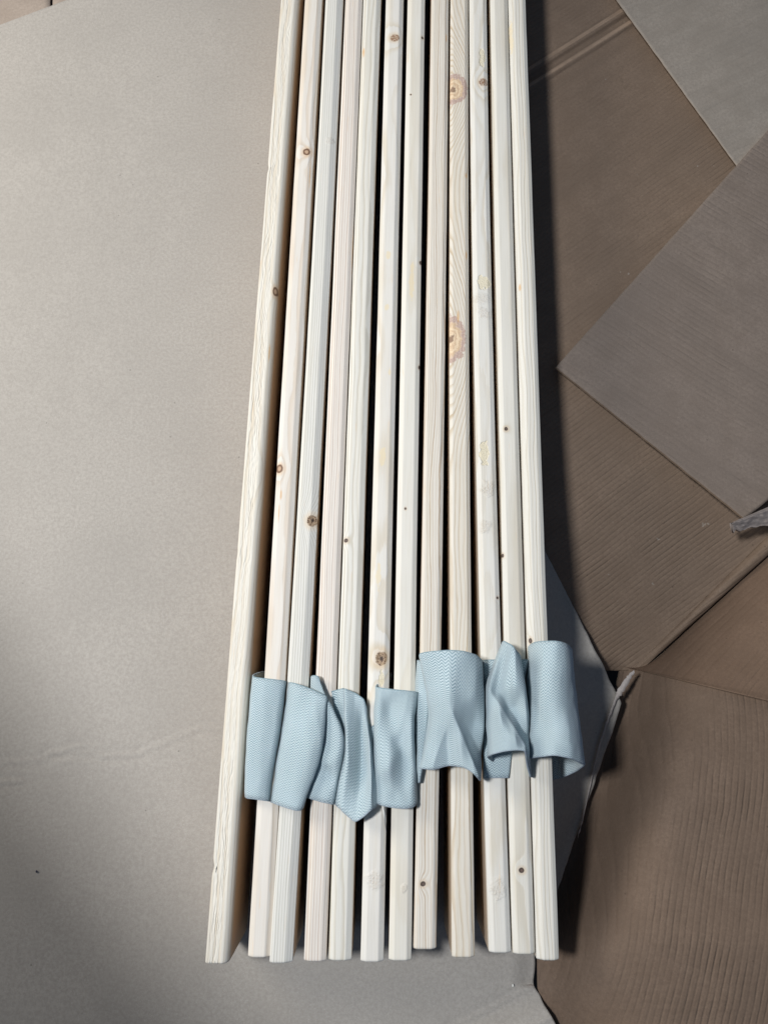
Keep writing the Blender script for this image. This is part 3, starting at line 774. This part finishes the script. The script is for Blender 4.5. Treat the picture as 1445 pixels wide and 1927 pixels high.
loop([ # small dark fold between the fourth and fifth slats
 [(618, 1308, .066), (630, 1350, .066), (640, 1385, .066)],
 [(621, 1303, .084), (632, 1345, .084), (642, 1385, .084)],
 [(634, 1299, .089), (638, 1340, .088), (645, 1382, .088)],
 [(646, 1296, .0945), (647, 1335, .094), (648, 1378, .093)]], 14, wr=.0003, label='small shaded fold of webbing between the fourth and fifth slats')
loop([ # d
 [(642, 1310, .060), (642, 1350, .06), (642, 1420, .06), (629, 1500, .06)],
 [(645, 1299, .092), (646, 1350, .093), (646, 1420, .092), (628, 1512, .090)],
 [(650, 1297, .097), (651, 1350, .101), (654, 1430, .103), (641, 1524, .098)],
 [(668, 1305, .096), (668, 1360, .096), (668, 1440, .097), (656, 1537, .099)],
 [(684, 1317, .098), (680, 1365, .091), (680, 1450, .090), (668, 1545, .102)],
 [(689, 1330, .094), (688, 1375, .096), (690, 1455, .094), (684, 1536, .106)],
 [(691, 1350, .084), (695, 1390, .103), (698, 1455, .106), (699, 1523, .106)],
 [(695, 1366, .064), (701, 1400, .085), (706, 1460, .090), (711, 1514, .090)],
 [(698, 1370, .040), (704, 1405, .050), (708, 1460, .055), (713, 1510, .050)]], 4, sharp=.42, label='loop of webbing over the fifth slat with a deep point at its lower border')
loopE = loop([ # e
 [(742, 1262, .045), (732, 1390, .045), (728, 1500, .045)],
 [(736, 1266, .058), (722, 1390, .055), (718, 1502, .055)],
 [(716, 1282, .080), (708, 1330, .078), (706, 1440, .078), (708, 1506, .078)],
 [(707, 1292, .092), (704, 1340, .094), (702, 1440, .094), (706, 1509, .092)],
 [(716, 1295, .1005), (713, 1340, .103), (712, 1440, .104), (714, 1514, .1005)],
 [(738, 1298, .104), (735, 1340, .100), (734, 1430, .108), (736, 1519, .103)],
 [(762, 1300, .104), (758, 1345, .105), (756, 1430, .0995), (760, 1521, .103)],
 [(780, 1302, .102), (774, 1350, .107), (774, 1430, .105), (777, 1518, .099)],
 [(787, 1303, .096), (779, 1355, .098), (782, 1430, .098), (784, 1510, .092)],
 [(787, 1299, .070), (781, 1355, .07), (783, 1430, .07), (785, 1500, .07)]], 5, label='stitched loop of webbing over the sixth and seventh slats', creases=((738, 1392, 776, 1448, .004, -.004), (722, 1450, 762, 1392, .004, .003), (716, 1462, 745, 1500, .004, -.003), (768, 1310, 752, 1370, .003, .002)),
 dips=((752, 1398, .007, -.0028), (768, 1432, .007, -.0028), (715, 1478, .010, -.002), (733, 1440, .008, .002), (770, 1370, .008, .002)))
loop([ # joins the point of the fifth loop to the next one
 [(690, 1358, .080), (695, 1440, .094), (698, 1523, .100)],
 [(694, 1365, .088), (699, 1440, .1005), (702, 1521, .103)],
 [(699, 1369, .089), (703, 1440, .0975), (707, 1519, .100)],
 [(705, 1364, .087), (707, 1440, .094), (712, 1513, .094)],
 [(709, 1358, .075), (710, 1440, .080), (714, 1508, .080)]], 15, wr=.0003, label='narrow gusset of webbing at the deep notch between two loops')
m_st = NT('dark_stitch_hole'); m_st.b.inputs['Base Color'].default_value = (.10, .15, .21, 1); m_st = m_st.m
def stitches(o, runs, name='stitching'):
    A, Nn = LAST['A'], LAST['N']; V = []; Fc = []; org = o.location + bundle.location
    for (x0, y0, x1, y1, n, r) in runs:
        for k in range(n):
            t = k / max(1, n - 1); q = at(lerp(x0, x1, t), lerp(y0, y1, t), .102)
            d2 = (A[:, :, 0] - q.x) ** 2 + (A[:, :, 1] - q.y) ** 2; jj, ii = np.unravel_index(np.argmin(d2), d2.shape)
            c = Vector(A[jj, ii]); nn_ = Vector(Nn[jj, ii]); tx = Vector((1, 0, 0)) - nn_ * nn_.x; tx.normalize(); ty = nn_.cross(tx)
            b = len(V)
            for a_ in range(6):
                an = a_ * math.pi / 3; V.append(c + nn_ * .00012 + tx * r * math.cos(an) + ty * r * 1.5 * math.sin(an))
            V.append(c + nn_ * .0004)
            for a_ in range(6): Fc.append((b + a_, b + (a_ + 1) % 6, b + 6))
    me = bpy.data.meshes.new(name); me.from_pydata([tuple(v - org) for v in V], [], Fc); me.materials.append(m_st)
    so = bpy.data.objects.new(name, me); col.objects.link(so); so.parent = o; so['kind'] = 'stuff'
stitches(loopE, [(711, 1333, 760, 1338, 12, .00028), (709, 1457, 772, 1464, 14, .00028), (711, 1331, 711, 1331, 1, .0009), (709, 1455, 709, 1455, 1, .0009),
    (766, 1463, 766, 1463, 1, .0006), (757, 1310, 755, 1365, 12, .00022)])
loop([ # f
 [(783, 1250, .065), (783, 1350, .06), (784, 1465, .065)],
 [(783, 1243, .088), (780, 1330, .088), (783, 1472, .088)],
 [(788, 1245, .096), (786, 1340, .098), (787, 1472, .095)],
 [(800, 1250, .0995), (798, 1345, .100), (792, 1465, .096)],
 [(808, 1254, .098), (806, 1348, .098), (797, 1445, .093)],
 [(811, 1257, .080), (808, 1350, .08), (797, 1445, .075)]], 6, label='narrow strip of webbing left of the big bulging loop')
loop([ # g
 [(812, 1264, .080), (806, 1350, .080), (795, 1442, .080)],
 [(803, 1250, .096), (803, 1350, .094), (790, 1444, .092)],
 [(789, 1240, .1035), (808, 1350, .103), (789, 1445, .099)],
 [(789, 1231, .1125), (813, 1345, .112), (795, 1446, .104)],
 [(808, 1227, .121), (824, 1340, .120), (815, 1448, .109)],
 [(845, 1224, .127), (846, 1300, .131), (846, 1340, .128), (840, 1390, .117), (845, 1441, .111)],
 [(872, 1226, .126), (868, 1310, .127), (862, 1355, .124), (866, 1400, .125), (872, 1444, .120)],
 [(896, 1233, .120), (894, 1310, .124), (890, 1360, .110), (886, 1410, .116), (892, 1455, .121)],
 [(906, 1241, .108), (911, 1320, .110), (911, 1370, .106), (905, 1420, .104), (904, 1468, .108)],
 [(908, 1246, .085), (912, 1320, .085), (911, 1370, .085), (907, 1420, .085), (904, 1462, .085)]], 7, sharp=.42, label='big bulging loop of webbing over the eighth and ninth slats with a diagonal fold', wr=.0005, creases=((846, 1338, 896, 1456, .0035, .008), (868, 1350, 908, 1425, .006, -.006), (842, 1350, 812, 1440, .004, .003), (838, 1385, 842, 1436, .004, -.0035)))
loop([ # h back
 [(906, 1246, .070), (908, 1350, .07), (908, 1462, .070)],
 [(909, 1243, .0885), (911, 1350, .0885), (911, 1463, .0885)],
 [(935, 1242, .0905), (935, 1350, .090), (932, 1463, .0905)],
 [(965, 1242, .0905), (955, 1350, .090), (948, 1463, .0905)],
 [(990, 1242, .0905), (970, 1350, .090), (957, 1463, .0895)],
 [(995, 1244, .086), (974, 1350, .085), (957.5, 1459, .084)]], 8, wr=.0002, label='flat piece of webbing lying across the tenth and eleventh slats')
loop([ # h front, a peaked fold
 [(930, 1246, .092), (914, 1300, .091), (914, 1360, .091), (920, 1400, .092), (925, 1432, .092)],
 [(938, 1224, .102), (913, 1292, .098), (913, 1355, .100), (916, 1395, .106), (916, 1424, .108)],
 [(946, 1207, .114), (920, 1296, .114), (922, 1350, .114), (926, 1390, .119), (928, 1418, .122)],
 [(953, 1210, .120), (933, 1300, .112), (940, 1342, .128), (948, 1384, .130), (950, 1413, .130)],
 [(962, 1215, .124), (950, 1295, .115), (957, 1335, .112), (969, 1385, .133), (973, 1411, .133)],
 [(970, 1222, .124), (970, 1290, .124), (972, 1330, .110), (982, 1375, .116), (987, 1412, .130)],
 [(977, 1229, .116), (986, 1290, .120), (990, 1335, .116), (993, 1380, .112), (992, 1435, .115)],
 [(980, 1234, .098), (989, 1292, .100), (995, 1340, .098), (997, 1390, .096), (999, 1462, .098)],
 [(980, 1238, .070), (989, 1295, .070), (995, 1342, .070), (997, 1390, .070), (999, 1455, .070)]], 9, creases=((918, 1300, 986, 1412, .003, .007), (936, 1300, 988, 1384, .0045, -.008)), sharp=.42, wr=.0004, label='peaked fold of webbing with a sharp diagonal crease')
loop([ # i
 [(990, 1240, .060), (987, 1330, .060), (991, 1430, .060)],
 [(992, 1218, .086), (992, 1320, .088), (990, 1428, .088)],
 [(1002, 1210, .100), (1000, 1320, .102), (996, 1426, .104)],
 [(1022, 1207, .112), (1020, 1300, .118), (1018, 1370, .112), (1018, 1423, .119)],
 [(1045, 1207, .117), (1044, 1300, .122), (1046, 1370, .122), (1044, 1421, .126)],
 [(1063, 1211, .112), (1066, 1300, .117), (1070, 1370, .121), (1074, 1427, .123)],
 [(1073, 1219, .098), (1081, 1300, .102), (1088, 1370, .106), (1095, 1437, .107)],
 [(1075, 1226, .080), (1084, 1300, .084), (1091, 1370, .087), (1099, 1439, .088)],
 [(1066, 1240, .058), (1074, 1310, .058), (1080, 1380, .058), (1086, 1450, .058)],
 [(1046, 1254, .040), (1050, 1330, .038), (1053, 1395, .038), (1057, 1463, .038)],
 [(1030, 1262, .036), (1034, 1340, .034), (1036, 1400, .034), (1040, 1466, .034)]], 10, label='open rounded loop of webbing over the outer right slat', creases=((1028, 1380, 1070, 1400, .003, .002), (1000, 1400, 1022, 1372, .004, -.002)))

# ------------------------------------------------------------------ small things
m_pale = NT('pale_wood_chip'); m_pale.b.inputs['Base Color'].default_value = (.8, .78, .7, 1); m_pale = m_pale.m
m_dk = NT('dark_speck'); m_dk.b.inputs['Base Color'].default_value = (.03, .03, .05, 1); m_dk = m_dk.m
blob('wood_chip', 965, 1855, .0011, m_pale, label='tiny white wood chip on the grey cardboard below the slat ends', cat='wood chip')
blob('dirt_speck', 69, 1640, .0011, m_dk, label='tiny dark speck at the lower left of the cardboard sheet', cat='speck')
# splinter on slat six
a = at(722, 1528, .089); b = at(716, 1500, .094); c = at(727, 1568, .089)
V = [b, a + Vector((.0014, 0, .001)), c, a + Vector((-.0008, 0, .002)), a + Vector((0, 0, -.001))]
mesh('splinter', V, [(0, 1, 3), (3, 1, 2), (0, 4, 1), (1, 4, 2), (0, 3, 4), (4, 3, 2)], m_pale, bundle)
